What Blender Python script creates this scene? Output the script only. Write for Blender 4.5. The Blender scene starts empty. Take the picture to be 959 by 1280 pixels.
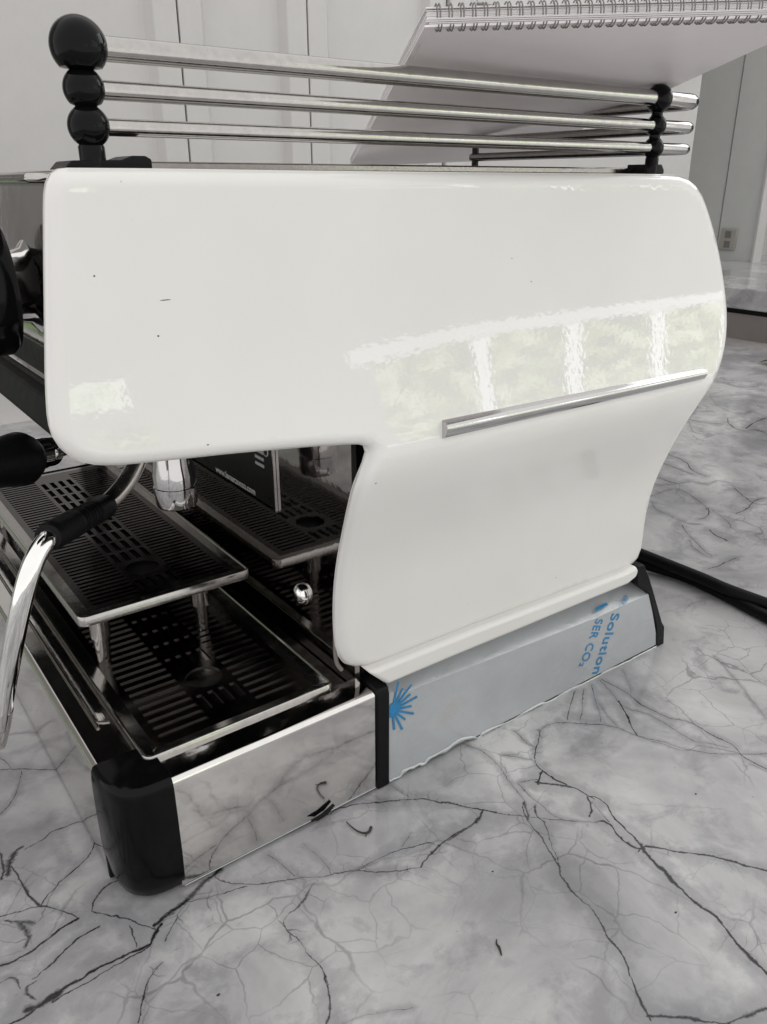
import bpy, bmesh, math, random
import numpy as np
from mathutils import Vector, Matrix
from mathutils.geometry import delaunay_2d_cdt
random.seed(7); rng = np.random.default_rng(7)
scene = bpy.context.scene
# ------------------------------------------------------------------ camera
F, CX, CY = 1000.0, 479.5, 640.0
def _n(v): return v / np.linalg.norm(v)
_X = _n(np.array([1955 - CX, -(226 - CY), -F])); _Z = -_n(np.array([490 - CX, -(3057 - CY), -F]))
_Z = _n(_Z - _X * np.dot(_X, _Z)); _Y = np.cross(_Z, _X)
ROT = np.array([_X, _Y, _Z])
CAM = np.array([-0.1238816, -0.39564747, 0.43])
def ray(px, py): return ROT @ np.array([px - CX, -(py - CY), -F])
def at(px, py, ax, val):
    d = ray(px, py); return CAM + d * (val - CAM[ax]) / d[ax]
def at_depth(px, py, dep): return CAM + ray(px, py) * dep / F
cd = bpy.data.cameras.new('camera'); cam = bpy.data.objects.new('camera', cd)
scene.collection.objects.link(cam); scene.camera = cam
cam.matrix_world = Matrix([[*ROT[i], CAM[i]] for i in range(3)] + [[0, 0, 0, 1]])
cd.sensor_fit = 'VERTICAL'; cd.sensor_height = 24; cd.lens = F / 1280 * 24
cd.clip_start = 0.01; cd.clip_end = 100
# ------------------------------------------------------------------ light
world = bpy.data.worlds.new('World'); scene.world = world; world.use_nodes = True
wn = world.node_tree; bg = wn.nodes['Background']
tc = wn.nodes.new('ShaderNodeTexCoord'); sp = wn.nodes.new('ShaderNodeSeparateXYZ')
mr = wn.nodes.new('ShaderNodeMapRange'); mx = wn.nodes.new('ShaderNodeValToRGB')
wn.links.new(tc.outputs['Generated'], sp.inputs[0]); wn.links.new(sp.outputs['Z'], mr.inputs[0])
mr.inputs[1].default_value = -1; mr.inputs[2].default_value = 1
wn.links.new(mr.outputs[0], mx.inputs[0]); wn.links.new(mx.outputs[0], bg.inputs[0])
e = mx.color_ramp.elements; e[0].position = 0.40; e[0].color = (.60, .585, .58, 1); e[1].position = 0.60; e[1].color = (.555, .55, .545, 1)
bg.inputs[1].default_value = 2.05
scene.view_settings.view_transform = 'Standard'; scene.view_settings.look = 'None'
scene.view_settings.exposure = 0.0; scene.view_settings.gamma = 1.0
def area(name, loc, target, sx, sy, power, color):
    l = bpy.data.lights.new(name, 'AREA'); l.shape = 'RECTANGLE'; l.size = sx; l.size_y = sy; l.energy = power; l.color = color
    o = bpy.data.objects.new(name, l); scene.collection.objects.link(o); o.location = loc
    o.rotation_euler = (Vector(target) - Vector(loc)).to_track_quat('-Z', 'Y').to_euler(); return o
area('right_soft_light', (3.3, .1, 1.75), (.5, .6, .1), 1.4, 1.2, 17, (.96, .98, 1.0))  # added soft area lamp at the right, lighting cabinets and marble; no window there
# ------------------------------------------------------------------ helpers
COL = scene.collection
def put(name, me, mat=None, parent=None):
    o = bpy.data.objects.new(name, me); COL.objects.link(o)
    if mat: me.materials.append(mat)
    if parent: o.parent = parent; o.matrix_parent_inverse = parent.matrix_world.inverted()
    return o
def thing(name, label, cat, loc=(0, 0, 0), group=None):
    o = bpy.data.objects.new(name, None); COL.objects.link(o); o.location = loc; o.empty_display_size = .02
    o.matrix_world = Matrix.Translation(loc)
    o['label'] = label; o['category'] = cat
    if group: o['group'] = group
    return o
def tag(o, label, cat, group=None):
    o['label'] = label; o['category'] = cat
    if group: o['group'] = group
    return o
def struct(o): o['kind'] = 'structure'; return o
def mesh(name, verts, faces, mat, parent=None, smooth=True, angle=35):
    me = bpy.data.meshes.new(name); me.from_pydata([tuple(map(float, v)) for v in verts], [], faces); me.update()
    bm = bmesh.new(); bm.from_mesh(me); bmesh.ops.recalc_face_normals(bm, faces=bm.faces[:]); bm.to_mesh(me); bm.free()
    if smooth:
        me.shade_smooth(); me.set_sharp_from_angle(angle=math.radians(angle))
    return put(name, me, mat, parent)
def bevel(o, w, seg=2, ang=30):
    m = o.modifiers.new('bevel', 'BEVEL'); m.width = w; m.segments = seg; m.limit_method = 'ANGLE'; m.angle_limit = math.radians(ang)
    m.harden_normals = False; return o
def box(name, lo, hi, mat, parent=None, bev=0, seg=2):
    x0, y0, z0 = lo; x1, y1, z1 = hi
    v = [(x0,y0,z0),(x1,y0,z0),(x1,y1,z0),(x0,y1,z0),(x0,y0,z1),(x1,y0,z1),(x1,y1,z1),(x0,y1,z1)]
    f = [(0,3,2,1),(4,5,6,7),(0,1,5,4),(1,2,6,5),(2,3,7,6),(3,0,4,7)]
    o = mesh(name, v, f, mat, parent)
    if bev: bevel(o, bev, seg)
    return o
def prism(name, poly, axis, a, b, mat, parent=None, bev=0, seg=2):
    """poly: 2-D points in the two remaining axes (in order); extruded a..b along axis"""
    def P(u, v, w):
        r = [u, v]; r.insert(axis, w); return tuple(r)
    n = len(poly); v = [P(u, w, a) for u, w in poly] + [P(u, w, b) for u, w in poly]
    f = [tuple(range(n)), tuple(range(2*n-1, n-1, -1))] + [(i, (i+1) % n, n+(i+1) % n, n+i) for i in range(n)]
    o = mesh(name, v, f, mat, parent)
    if bev: bevel(o, bev, seg)
    return o
def smooth_path(pts, sub=8, closed=False):
    P = [np.array(p, float) for p in pts]; out = []
    n = len(P)
    for i in range(n - 1):
        p0 = P[max(i-1, 0)]; p1 = P[i]; p2 = P[i+1]; p3 = P[min(i+2, n-1)]
        for k in range(sub):
            t = k / sub
            out.append(.5*((2*p1)+(-p0+p2)*t+(2*p0-5*p1+4*p2-p3)*t*t+(-p0+3*p1-3*p2+p3)*t**3))
    out.append(P[-1]); return out
def tube(name, pts, rad, mat, parent=None, seg=16, caps=True, round_end=False):
    P = [np.array(p, float) for p in pts]; n = len(P)
    R = list(rad) if hasattr(rad, '__len__') else [rad]*n
    if len(R) != n: R = list(np.interp(np.linspace(0, 1, n), np.linspace(0, 1, len(R)), R))
    T = [_n(P[min(i+1, n-1)] - P[max(i-1, 0)]) for i in range(n)]
    up = np.array([0, 0, 1.]) if abs(T[0][2]) < .9 else np.array([1., 0, 0])
    U = _n(np.cross(T[0], up)); v = []; f = []
    if round_end:
        P2, R2, T2 = [], [], []
        for k in range(4, 0, -1):
            a = k/4*math.pi/2; P2.append(P[0]-T[0]*R[0]*math.sin(a)); R2.append(max(R[0]*math.cos(a), 1e-5)); T2.append(T[0])
        P2 += P; R2 += R; T2 += T
        for k in range(1, 5):
            a = k/4*math.pi/2; P2.append(P[-1]+T[-1]*R[-1]*math.sin(a)); R2.append(max(R[-1]*math.cos(a), 1e-5)); T2.append(T[-1])
        P, R, T = P2, R2, T2; n = len(P)
    for i in range(n):
        U = _n(U - T[i]*np.dot(U, T[i])); V = np.cross(T[i], U)
        for k in range(seg):
            a = 2*math.pi*k/seg; v.append(P[i]+(U*math.cos(a)+V*math.sin(a))*R[i])
    for i in range(n-1):
        for k in range(seg): f.append((i*seg+k, i*seg+(k+1) % seg, (i+1)*seg+(k+1) % seg, (i+1)*seg+k))
    if caps: f += [tuple(range(seg-1, -1, -1)), tuple(range((n-1)*seg, n*seg))]
    return mesh(name, v, f, mat, parent, angle=50)
def lathe(name, prof, base, axis_dir, mat, parent=None, seg=32):
    """prof: (radius, distance along axis)"""
    ax = _n(np.array(axis_dir, float)); up = np.array([0, 0, 1.]) if abs(ax[2]) < .9 else np.array([1., 0, 0])
    U = _n(np.cross(ax, up)); V = np.cross(ax, U); b = np.array(base, float); v = []; f = []
    for r, h in prof:
        for k in range(seg):
            a = 2*math.pi*k/seg; v.append(b+ax*h+(U*math.cos(a)+V*math.sin(a))*max(r, 1e-5))
    n = len(prof)
    for i in range(n-1):
        for k in range(seg): f.append((i*seg+k, i*seg+(k+1) % seg, (i+1)*seg+(k+1) % seg, (i+1)*seg+k))
    f += [tuple(range(seg-1, -1, -1)), tuple(range((n-1)*seg, n*seg))]
    return mesh(name, v, f, mat, parent, angle=40)
# ------------------------------------------------------------------ materials
class NT:
    def __init__(s, name):
        s.m = bpy.data.materials.new(name); s.m.use_nodes = True; s.t = s.m.node_tree; s.b = s.t.nodes['Principled BSDF']
    def n(s, typ, **kw):
        x = s.t.nodes.new(typ)
        for k, v in kw.items(): setattr(x, k, v)
        return x
    def l(s, a, b): s.t.links.new(a, b)
    def math(s, op, a, b=None, c=None, clamp=False):
        x = s.n('ShaderNodeMath', operation=op, use_clamp=clamp)
        for i, v in enumerate((a, b, c)):
            if v is None: continue
            if isinstance(v, (int, float)): x.inputs[i].default_value = v
            else: s.l(v, x.inputs[i])
        return x.outputs[0]
    def noise(s, vec, scale, detail=4, rough=.5, dist=0):
        x = s.n('ShaderNodeTexNoise'); x.inputs['Scale'].default_value = scale; x.inputs['Detail'].default_value = detail
        x.inputs['Roughness'].default_value = rough; x.inputs['Distortion'].default_value = dist
        if vec is not None: s.l(vec, x.inputs['Vector'])
        return x
    def ramp(s, fac, stops):
        x = s.n('ShaderNodeValToRGB'); e = x.color_ramp.elements
        while len(e) > 1: e.remove(e[-1])
        e[0].position = stops[0][0]; e[0].color = (*stops[0][1], 1)
        for p, c in stops[1:]: k = e.new(p); k.color = (*c, 1)
        s.l(fac, x.inputs[0]); return x.outputs[0]
    def mix(s, fac, a, b, mode='MIX'):
        x = s.n('ShaderNodeMix', data_type='RGBA', blend_type=mode)
        for i, v in ((0, fac), (6, a), (7, b)):
            if isinstance(v, (int, float)): x.inputs[i].default_value = v
            elif isinstance(v, tuple): x.inputs[i].default_value = (*v, 1)
            else: s.l(v, x.inputs[i])
        return x.outputs[2]
    def bump(s, h, strength, dist=.001):
        x = s.n('ShaderNodeBump'); x.inputs['Strength'].default_value = strength; x.inputs['Distance'].default_value = dist
        s.l(h, x.inputs['Height']); s.l(x.outputs[0], s.b.inputs['Normal']); return x
    def geo(s): return s.n('ShaderNodeNewGeometry').outputs['Position']
def simple(name, col, rough, metal=0, nscale=60, nvar=.06, rvar=.12, bump=0, bscale=400, coat=0, bdist=.0005, spec=None):
    t = NT(name); p = t.geo(); n1 = t.noise(p, nscale, 5, .6)
    t.l(t.ramp(n1.outputs[0], [(.25, tuple(c*(1-nvar) for c in col)), (.75, tuple(min(1, c*(1+nvar)) for c in col))]), t.b.inputs['Base Color'])
    r = t.n('ShaderNodeMapRange'); t.l(n1.outputs[0], r.inputs[0]); r.inputs[1].default_value = .3; r.inputs[2].default_value = .7
    r.inputs[3].default_value = max(0.01, rough*(1-rvar)); r.inputs[4].default_value = rough*(1+rvar); t.l(r.outputs[0], t.b.inputs['Roughness'])
    t.b.inputs['Metallic'].default_value = metal
    if coat: t.b.inputs['Coat Weight'].default_value = coat; t.b.inputs['Coat Roughness'].default_value = .03
    if spec is not None: t.b.inputs['Specular IOR Level'].default_value = spec
    if bump: t.bump(t.noise(p, bscale, 3, .5).outputs[0], bump, bdist)
    return t.m
M = {}
# glossy white powder-coat with orange peel
t = NT('white_enamel'); p = t.geo(); n1 = t.noise(p, 9, 4, .55); n2 = t.noise(p, 500, 2, .6)
spk = t.noise(p, 420, 2, .4); sm = t.ramp(spk.outputs[0], [(.80, (0, 0, 0)), (.83, (.6, .6, .6))])
base = t.ramp(n1.outputs[0], [(.3, (.70, .688, .662)), (.7, (.73, .72, .70))])
t.l(t.mix(sm, base, (.35, .32, .28)), t.b.inputs['Base Color']); t.b.inputs['Roughness'].default_value = .6; t.b.inputs['Specular IOR Level'].default_value = .1
t.b.inputs['Coat Weight'].default_value = 1.0; t.b.inputs['Coat Roughness'].default_value = .025
hsum = t.math('ADD', t.noise(p, 230, 1, .5).outputs[0], t.math('MULTIPLY', n2.outputs[0], .12))
bmp = t.bump(hsum, .06, .0005); t.l(bmp.outputs[0], t.b.inputs['Coat Normal']); M['white'] = t.m
M['chrome'] = simple('chrome', (.86, .85, .83), .06, 1, 120, .03, .4, .03, 900)
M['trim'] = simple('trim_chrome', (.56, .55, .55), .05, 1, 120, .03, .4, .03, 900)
M['soft'] = simple('brushed_pipe', (.86, .84, .81), .22, 1, 120, .05, .3, .03, 900)
M['steel'] = simple('polished_steel', (.74, .72, .70), .075, 1, 70, .05, .35, .04, 120, bdist=.0015)
M['splash'] = simple('mirror_splash', (.42, .395, .385), .05, 1, 70, .05, .35, .03, 120, bdist=.0015)
M['rail_steel'] = simple('rail_steel', (.44, .425, .41), .15, 1, 160, .10, .4, .08, 700)
M['dark_steel'] = simple('tray_steel', (.24, .22, .21), .16, 1, 90, .22, .5, .12, 500)
M['grate'] = simple('grate_steel', (.085, .077, .073), .17, 1, 60, .25, .5, .08, 500)
M['black'] = simple('black_plastic', (.0035, .0035, .004), .13, 0, 120, .1, .3, .05, 900, spec=.14)
M['rubber'] = simple('black_rubber', (.005, .005, .006), .45, 0, 200, .2, .2, .3, 900, spec=.14)
M['strip'] = simple('satin_black_trim', (.005, .005, .006), .40, 0, 200, .2, .2, .2, 900, spec=.15)
M['matte'] = simple('dark_underside', (.012, .012, .012), .6, spec=.15)
M['blue'] = simple('blue_print', (.022, .20, .42), .35, 0, 200, .15)
M['white_print'] = simple('white_print', (.50, .50, .50), .5)
M['plate'] = simple('plate_black', (.006, .006, .006), .3, spec=.3)
M['wall'] = simple('cabinet_paint', (.50, .485, .478), .4, 0, 25, .03, .1, .15, 60, bdist=.002)
M['post'] = simple('post_paint', (.54, .545, .53), .45, 0, 25, .03, .1, .15, 60, bdist=.002)
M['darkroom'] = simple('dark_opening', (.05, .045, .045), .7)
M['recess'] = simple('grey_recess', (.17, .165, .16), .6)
M['paper'] = simple('paper', (.74, .72, .72), .6, 0, 300, .04)
M['card'] = simple('card_cover', (.80, .76, .765), .42, 0, 8, .06, .1, .1, 30, bdist=.003)
M['wire'] = simple('grey_wire', (.22, .21, .20), .25, .8, 200, .1)
M['leaf'] = simple('leaf_green', (.06, .13, .02), .5)
M['crumb'] = simple('dried_stem', (.03, .025, .018), .7)
M['taupe'] = simple('taupe_board', (.20, .175, .165), .45, 0, 10, .10)
M['socket'] = simple('socket_plastic', (.36, .35, .31), .4)
# protective film
t = NT('protective_film'); p = t.geo(); n1 = t.noise(p, 14, 5, .6); n2 = t.noise(p, 120, 4, .7)
c = t.ramp(n1.outputs[0], [(.3, (.43, .445, .46)), (.6, (.49, .51, .53)), (.75, (.47, .46, .45))])
c = t.mix(t.ramp(n2.outputs[0], [(.66, (0, 0, 0)), (.78, (.35, .35, .35))]), c, (.25, .24, .23))
t.l(c, t.b.inputs['Base Color']); t.b.inputs['Roughness'].default_value = .22; t.b.inputs['Metallic'].default_value = .3
t.bump(t.noise(p, 38, 5, .6, .8).outputs[0], .45, .002); M['film'] = t.m
# marble
def vein_px(off, s, pts): return [(off[0]+x/s, off[1]+y/s) for x, y in pts]
A_ = ((560, 820), 2.4035); B_ = ((200, 960), 2.283); C_ = ((0, 820), 2.781); D_ = ((790, 420), 4.0)
VEINS = [  # (frame, width mm, darkness, points)
 (A_, 2.6, 1.0, [(580,565),(595,595),(640,640),(700,700),(760,755),(820,800),(870,860),(920,910),(959,948),(1010,1000),(1080,1100)]),
 (A_, 1.6, .9, [(420,425),(470,440),(500,480),(530,515),(560,545),(590,580)]),
 (A_, 2.4, .8, [(440,495),(480,500),(510,540),(550,568),(585,582)]),
 (A_, 1.7, .9, [(570,585),(610,573),(700,590),(800,605),(900,632),(959,645),(1040,655)]),
 (A_, 2.0, .55, [(230,440),(245,500),(290,560),(330,625),(350,675),(400,735),(450,790),(480,845)]),
 (A_, 1.6, .85, [(480,845),(520,900),(545,965),(580,1035),(615,1100)]),
 (A_, 2.0, .75, [(600,1085),(700,1090),(780,1095),(840,1103)]), (A_, 2.6, .6, [(835,1103),(900,1082),(959,1060),(1020,1050)]),
 (A_, 1.0, .75, [(275,225),(330,200),(460,208),(560,235),(650,258),(720,280),(790,292),(880,295),(959,292)]),
 (A_, 1.1, .8, [(460,70),(490,85),(520,100),(600,155),(660,185),(730,200),(800,240),(850,265),(890,305),(959,340),(1000,350)]),
 (A_, .9, .6, [(455,72),(500,120),(540,155),(600,175),(660,210),(720,245),(780,262),(840,275)]),
 (A_, 1.8, .9, [(515,135),(530,160),(545,190),(552,210),(572,237)]),
 (A_, .9, .6, [(560,235),(640,262),(700,282),(760,270),(860,290),(890,320)]),
 (A_, 1.0, .7, [(275,225),(268,265),(262,310)]), (A_, 1.2, .8, [(262,315),(290,350),(350,385),(400,410),(440,432)]),
 (A_, 2.4, .7, [(265,380),(300,385),(340,392),(375,398)]), (A_, 1.8, .7, [(285,345),(320,370),(360,392)]),
 (A_, 2.6, .8, [(285,345),(278,362),(272,385)]),
 (A_, .9, .5, [(60,270),(130,310),(170,360),(210,410),(235,440)]),
 (A_, 1.0, .6, [(0,440),(100,462),(210,480),(300,490),(350,493),(450,498)]),
 (A_, .8, .55, [(210,385),(260,430),(310,470),(350,493)]),
 (A_, .8, .5, [(215,382),(245,376),(275,372)]),
 (A_, 3.2, .5, [(100,465),(80,500),(40,530),(0,555)]),
 (A_, 3.0, .7, [(420,428),(428,455),(424,480)]), (A_, 1.0, .6, [(430,440),(455,465),(485,495)]),
 (A_, 3.0, .45, [(232,440),(240,470),(245,500)]), (A_, 3.0, .5, [(265,450),(270,480),(290,500)]), (A_, 1.1, .5, [(290,500),(310,560),(340,640)]),
 (A_, .7, .5, [(430,85),(445,140),(460,200)]), (A_, 1.2, .55, [(385,105),(368,150),(360,190)]), (A_, .9, .5, [(410,100),(405,150),(400,190)]), (A_, .8, .4, [(455,145),(475,175),(505,210)]),
 (A_, .8, .6, [(160,300),(200,302),(255,312)]), (A_, .8, .5, [(200,225),(240,262),(262,270)]),
 (A_, .6, .4, [(800,0),(870,80),(910,130),(959,190)]), (A_, .5, .35, [(525,40),(545,90),(550,120)]),
 (B_, 1.2, .65, [(160,312),(250,330),(380,318),(480,305),(560,290),(640,295),(740,285)]),
 (B_, 2.0, .6, [(740,285),(790,230),(850,185),(900,150),(920,118)]),
 (B_, 1.3, .5, [(560,290),(640,250),(690,232),(770,215),(795,232)]),
 (B_, 1.6, .65, [(380,175),(480,130),(560,105),(650,98),(720,90),(800,98),(880,112),(959,125)]),
 (B_, .9, .5, [(660,50),(690,70),(720,90)]), (B_, .6, .35, [(880,112),(905,140),(900,165)]),
 (B_, 3.0, .40, [(440,330),(400,385),(365,415)]), (B_, 1.2, .5, [(365,415),(360,455),(400,490),(430,535),(465,575),(480,620)]), (B_, 2.2, .45, [(468,580),(475,620),(480,680),(470,730),(465,760)]),
 (B_, 1.0, .45, [(310,250),(350,280),(385,310)]), (B_, 4.2, .75, [(175,290),(120,335),(70,385),(20,420),(-20,450)]),
 (B_, .9, .65, [(250,335),(150,365),(60,385)]), (B_, .9, .3, [(410,215),(470,270),(490,300)]), (B_, .6, .5, [(720,185),(690,225)]),
 (B_, 1.6, .4, [(55,420),(30,460),(15,490)]), (B_, .5, .3, [(520,730),(600,705),(720,688)]),
 (C_, 2.6, 1.0, [(560,930),(535,970),(520,1000)]), (C_, 2.2, .95, [(525,995),(440,1040),(300,1110),(200,1165),(130,1220),(40,1280),(0,1300)]),
 (C_, 1.3, .7, [(520,1003),(400,1080),(320,1130),(240,1165),(180,1200)]), (C_, 5.0, .75, [(210,1165),(150,1205),(90,1235)]),
 (C_, 1.8, .9, [(-30,1085),(70,1045),(140,1000),(210,950),(275,910)]), (C_, 1.5, .8, [(110,1120),(200,1050),(270,990),(345,940)]),
 (C_, 1.3, .7, [(-30,908),(70,890),(135,875),(240,895),(275,910)]), (C_, .9, .6, [(0,550),(45,500),(65,440),(75,400)]),
 (C_, 1.1, .7, [(-20,397),(75,393),(150,393),(225,405)]), (C_, 1.3, .7, [(80,670),(140,640),(200,600),(270,578),(325,590)]),
 (C_, 1.2, .75, [(322,590),(333,640),(310,690),(250,750),(190,810),(135,875)]), (C_, 2.0, .7, [(135,875),(110,835),(70,770),(40,730)]),
 (C_, 6.0, .65, [(75,660),(45,690),(25,760)]), (C_, 3.0, .6, [(-10,665),(10,720),(5,775)]),
 (C_, 1.8, .6, [(415,780),(350,820),(320,885)]), (C_, 1.8, .65, [(320,885),(370,900),(420,905),(480,930),(540,950)]), (C_, 1.6, .5, [(450,935),(460,970),(470,1010)]),
 (C_, 1.2, .6, [(550,1075),(510,1150),(490,1230),(480,1280)]), (C_, .9, .4, [(20,280),(70,270),(155,268)]), (C_, 6.0, .45, [(60,930),(90,960),(85,1000)]), (C_, 5.0, .4, [(20,920),(55,925),(120,930)]),
 (C_, 5.0, .45, [(120,1130),(90,1160),(120,1190)]), (C_, 4.0, .4, [(0,1140),(40,1120),(70,1160)]),
 (C_, 1.8, .6, [(600,880),(560,910),(535,945)]), (C_, 1.0, .4, [(-10,340),(30,380),(40,395)]),
 (D_, 2.6, .8, [(130,570),(200,600),(250,620),(320,680),(370,700)]), (D_, 2.6, .7, [(140,630),(220,660),(300,692)]), (D_, 3.0, .7, [(100,695),(160,720),(230,740)]), (D_, 2.0, .5, [(90,735),(170,745),(260,732),(290,725)]),
 (D_, 1.6, .6, [(90,800),(150,780),(205,765)]), (D_, 1.8, .65, [(230,765),(300,800),(360,845),(372,870)]), (D_, 2.2, .7, [(380,860),(378,900),(340,918)]),
 (D_, 1.3, .7, [(250,945),(290,1000),(340,1050),(400,1102)]), (D_, 1.2, .6, [(285,1020),(330,1075),(395,1108)]), (D_, 3.2, .75, [(388,970),(420,995),(475,1022)]),
 (D_, 4.0, .45, [(270,410),(350,430),(450,440)]), (D_, 3.5, .7, [(480,410),(500,450),(560,475),(620,470),(690,505)]), (D_, 4, .6, [(570,462),(630,425),(690,405)]),
 (D_, 2.2, .65, [(510,760),(560,800),(610,835),(690,840)]), (D_, 2.2, .6, [(520,888),(570,868),(620,820),(690,810)]), (D_, 1.4, .5, [(290,725),(370,740),(440,725),(520,755)]),
 (D_, 2.5, .5, [(480,372),(530,390),(600,375)]), (D_, 2.0, .5, [(380,1165),(430,1150),(470,1130),(520,1110)]), (D_, 1.4, .5, [(100,830),(150,880),(260,930),(330,940)]), (D_, 2, .4, [(400,870),(470,920),(500,960)]),
 (D_, 5, .4, [(480,240),(560,255),(650,240)]), (D_, 5, .35, [(560,290),(620,300)]),
 (D_, 1.2, .4, [(330,350),(300,470),(420,500)]),
]
def split_monotone(P):
    out = []; i = 0
    while i < len(P)-1:
        j = i+1; best = i+1
        while j < len(P):
            d = P[j]-P[i]; L = np.linalg.norm(d); d = d/L
            u = [(q-P[i]) @ d for q in P[i:j+1]]
            if all(u[k+1]-u[k] > .12*np.linalg.norm(P[i+k+1]-P[i+k]) for k in range(len(u)-1)): best = j
            j += 1
        out.append(P[i:best+1]); i = best
    return out
def marble(name, veins=True):
    t = NT(name); pos = t.geo()
    w1 = t.noise(pos, 30, 4, .6); w2 = t.noise(pos, 160, 3, .6)
    def off(nz, amt):
        s_ = t.n('ShaderNodeVectorMath', operation='SUBTRACT'); t.l(nz.outputs['Color'], s_.inputs[0]); s_.inputs[1].default_value = (.5, .5, .5)
        m_ = t.n('ShaderNodeVectorMath', operation='SCALE'); t.l(s_.outputs[0], m_.inputs[0]); m_.inputs['Scale'].default_value = amt; return m_.outputs[0]
    a1 = t.n('ShaderNodeVectorMath', operation='ADD'); t.l(off(w1, .007), a1.inputs[0]); t.l(off(w2, .0025), a1.inputs[1])
    a2 = t.n('ShaderNodeVectorMath', operation='ADD'); t.l(pos, a2.inputs[0]); t.l(a1.outputs[0], a2.inputs[1]); wp = a2.outputs[0]
    wn_ = t.noise(pos, 55, 4, .65).outputs[0]
    wmod = t.math('MULTIPLY_ADD', wn_, 3.4, -.9); wmod = t.math('MAXIMUM', wmod, .3)
    acc = None
    if veins:
        for fr, wid, dark, pts in VEINS:
            P = [at(x, y, 2, 0)[:2] for x, y in vein_px(fr[0], fr[1], pts)]
            for Q in split_monotone(P):
                a, b = Q[0], Q[-1]; L = np.linalg.norm(b-a)
                if L < 1e-4: continue
                d = (b-a)/L; nn = np.array([-d[1], d[0]])
                us = [float((q-a) @ d / L) for q in Q]; vs = [float((q-a) @ nn) for q in Q]
                lo, hi = min(vs)-.0005, max(vs)+.0005; rg = hi-lo
                du = t.n('ShaderNodeVectorMath', operation='DOT_PRODUCT'); t.l(wp, du.inputs[0]); du.inputs[1].default_value = (d[0], d[1], 0)
                u = t.math('MULTIPLY_ADD', du.outputs['Value'], 1/L, -float(a @ d)/L)
                dv = t.n('ShaderNodeVectorMath', operation='DOT_PRODUCT'); t.l(wp, dv.inputs[0]); dv.inputs[1].default_value = (nn[0], nn[1], 0)
                fc = t.n('ShaderNodeFloatCurve'); cv = fc.mapping.curves[0]
                cv.points[0].location = (0, (vs[0]-lo)/rg); cv.points[1].location = (1, (vs[-1]-lo)/rg)
                for k in range(1, len(us)-1): cv.points.new(us[k], (vs[k]-lo)/rg)
                for q in cv.points: q.handle_type = 'AUTO_CLAMPED'
                fc.mapping.update(); t.l(u, fc.inputs['Value'])
                f_ = t.math('MULTIPLY_ADD', fc.outputs[0], rg, lo + float(a @ nn))
                dist = t.math('ABSOLUTE', t.math('SUBTRACT', dv.outputs['Value'], f_))
                # distance past the ends
                ue = t.math('MULTIPLY', t.math('MAXIMUM', t.math('MAXIMUM', t.math('MULTIPLY', u, -1.), t.math('SUBTRACT', u, 1.)), 0.), L)
                dist = t.math('ADD', dist, ue)
                w = t.math('MULTIPLY', wmod, wid*.00072)
                x = t.math('MULTIPLY_ADD', dist, t.math('DIVIDE', 1., w), .22+.80*(1-dark))
                acc = x if acc is None else t.math('MINIMUM', acc, x)
    halo = None
    if acc is not None:
        fine = t.noise(pos, 480, 3, .7).outputs[0]
        x = t.math('ADD', acc, t.math('MULTIPLY_ADD', fine, 1.1, -.55))
        def sstep(v, a, b, amp):
            mk = t.n('ShaderNodeMapRange', interpolation_type='SMOOTHSTEP'); t.l(v, mk.inputs[0])
            mk.inputs[1].default_value = a; mk.inputs[2].default_value = b; mk.inputs[3].default_value = 0; mk.inputs[4].default_value = amp
            return mk.outputs[0]
        halo = sstep(acc, 14, 1.5, 1.0)
        acc = sstep(x, 1.45, .5, 1.0)
    # faint secondary cracks everywhere
    def cracks(scale, wdt, amp, dsc=.05):
        ww = t.n('ShaderNodeVectorMath', operation='ADD'); t.l(pos, ww.inputs[0]); t.l(off(t.noise(pos, 8, 5, .6), dsc), ww.inputs[1])
        vo = t.n('ShaderNodeTexVoronoi', feature='DISTANCE_TO_EDGE'); vo.inputs['Scale'].default_value = scale; t.l(ww.outputs[0], vo.inputs['Vector'])
        x = t.math('DIVIDE', vo.outputs['Distance'], wdt); mk = t.n('ShaderNodeMapRange', interpolation_type='SMOOTHSTEP'); t.l(x, mk.inputs[0])
        mk.inputs[1].default_value = 1; mk.inputs[2].default_value = .2; mk.inputs[3].default_value = 0; mk.inputs[4].default_value = amp
        gate = t.n('ShaderNodeMapRange'); t.l(t.noise(pos, 6, 3, .6).outputs[0], gate.inputs[0]); gate.inputs[1].default_value = .48; gate.inputs[2].default_value = .62
        return t.math('MULTIPLY', mk.outputs[0], gate.outputs[0])
    c1 = cracks(9, .010, .42); c2 = cracks(26, .018, .30)
    sec = t.math('MAXIMUM', c1, c2)
    if halo is not None:
        c3 = cracks(34, .016, .75, .045)
        gt = sstep(t.noise(pos, 9, 2, .5).outputs[0], .50, .60, 1.0)
        sec = t.math('MAXIMUM', sec, t.math('MULTIPLY', c3, t.math('MULTIPLY', gt, halo)))
    acc = sec if acc is None else t.math('MAXIMUM', acc, sec)
    cl = t.noise(pos, 5.5, 7, .62, .6); cl2 = t.noise(pos, 22, 6, .65, .4)
    base = t.ramp(cl.outputs[0], [(.25, (.20, .197, .208)), (.42, (.31, .306, .315)), (.54, (.42, .415, .418)), (.68, (.56, .553, .55))])
    base = t.mix(t.ramp(cl2.outputs[0], [(.34, (.55, .55, .55)), (.48, (0, 0, 0))]), base, (.19, .186, .198))
    base = t.mix(t.ramp(cl2.outputs[0], [(.62, (0, 0, 0)), (.78, (.45, .45, .45))]), base, (.50, .495, .49))
    sx = t.n('ShaderNodeSeparateXYZ'); t.l(pos, sx.inputs[0])
    sp_ = t.noise(pos, 260, 2, .5); base = t.mix(t.ramp(sp_.outputs[0], [(.72, (0, 0, 0)), (.77, (.5, .5, .5))]), base, (.12, .115, .11))
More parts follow.
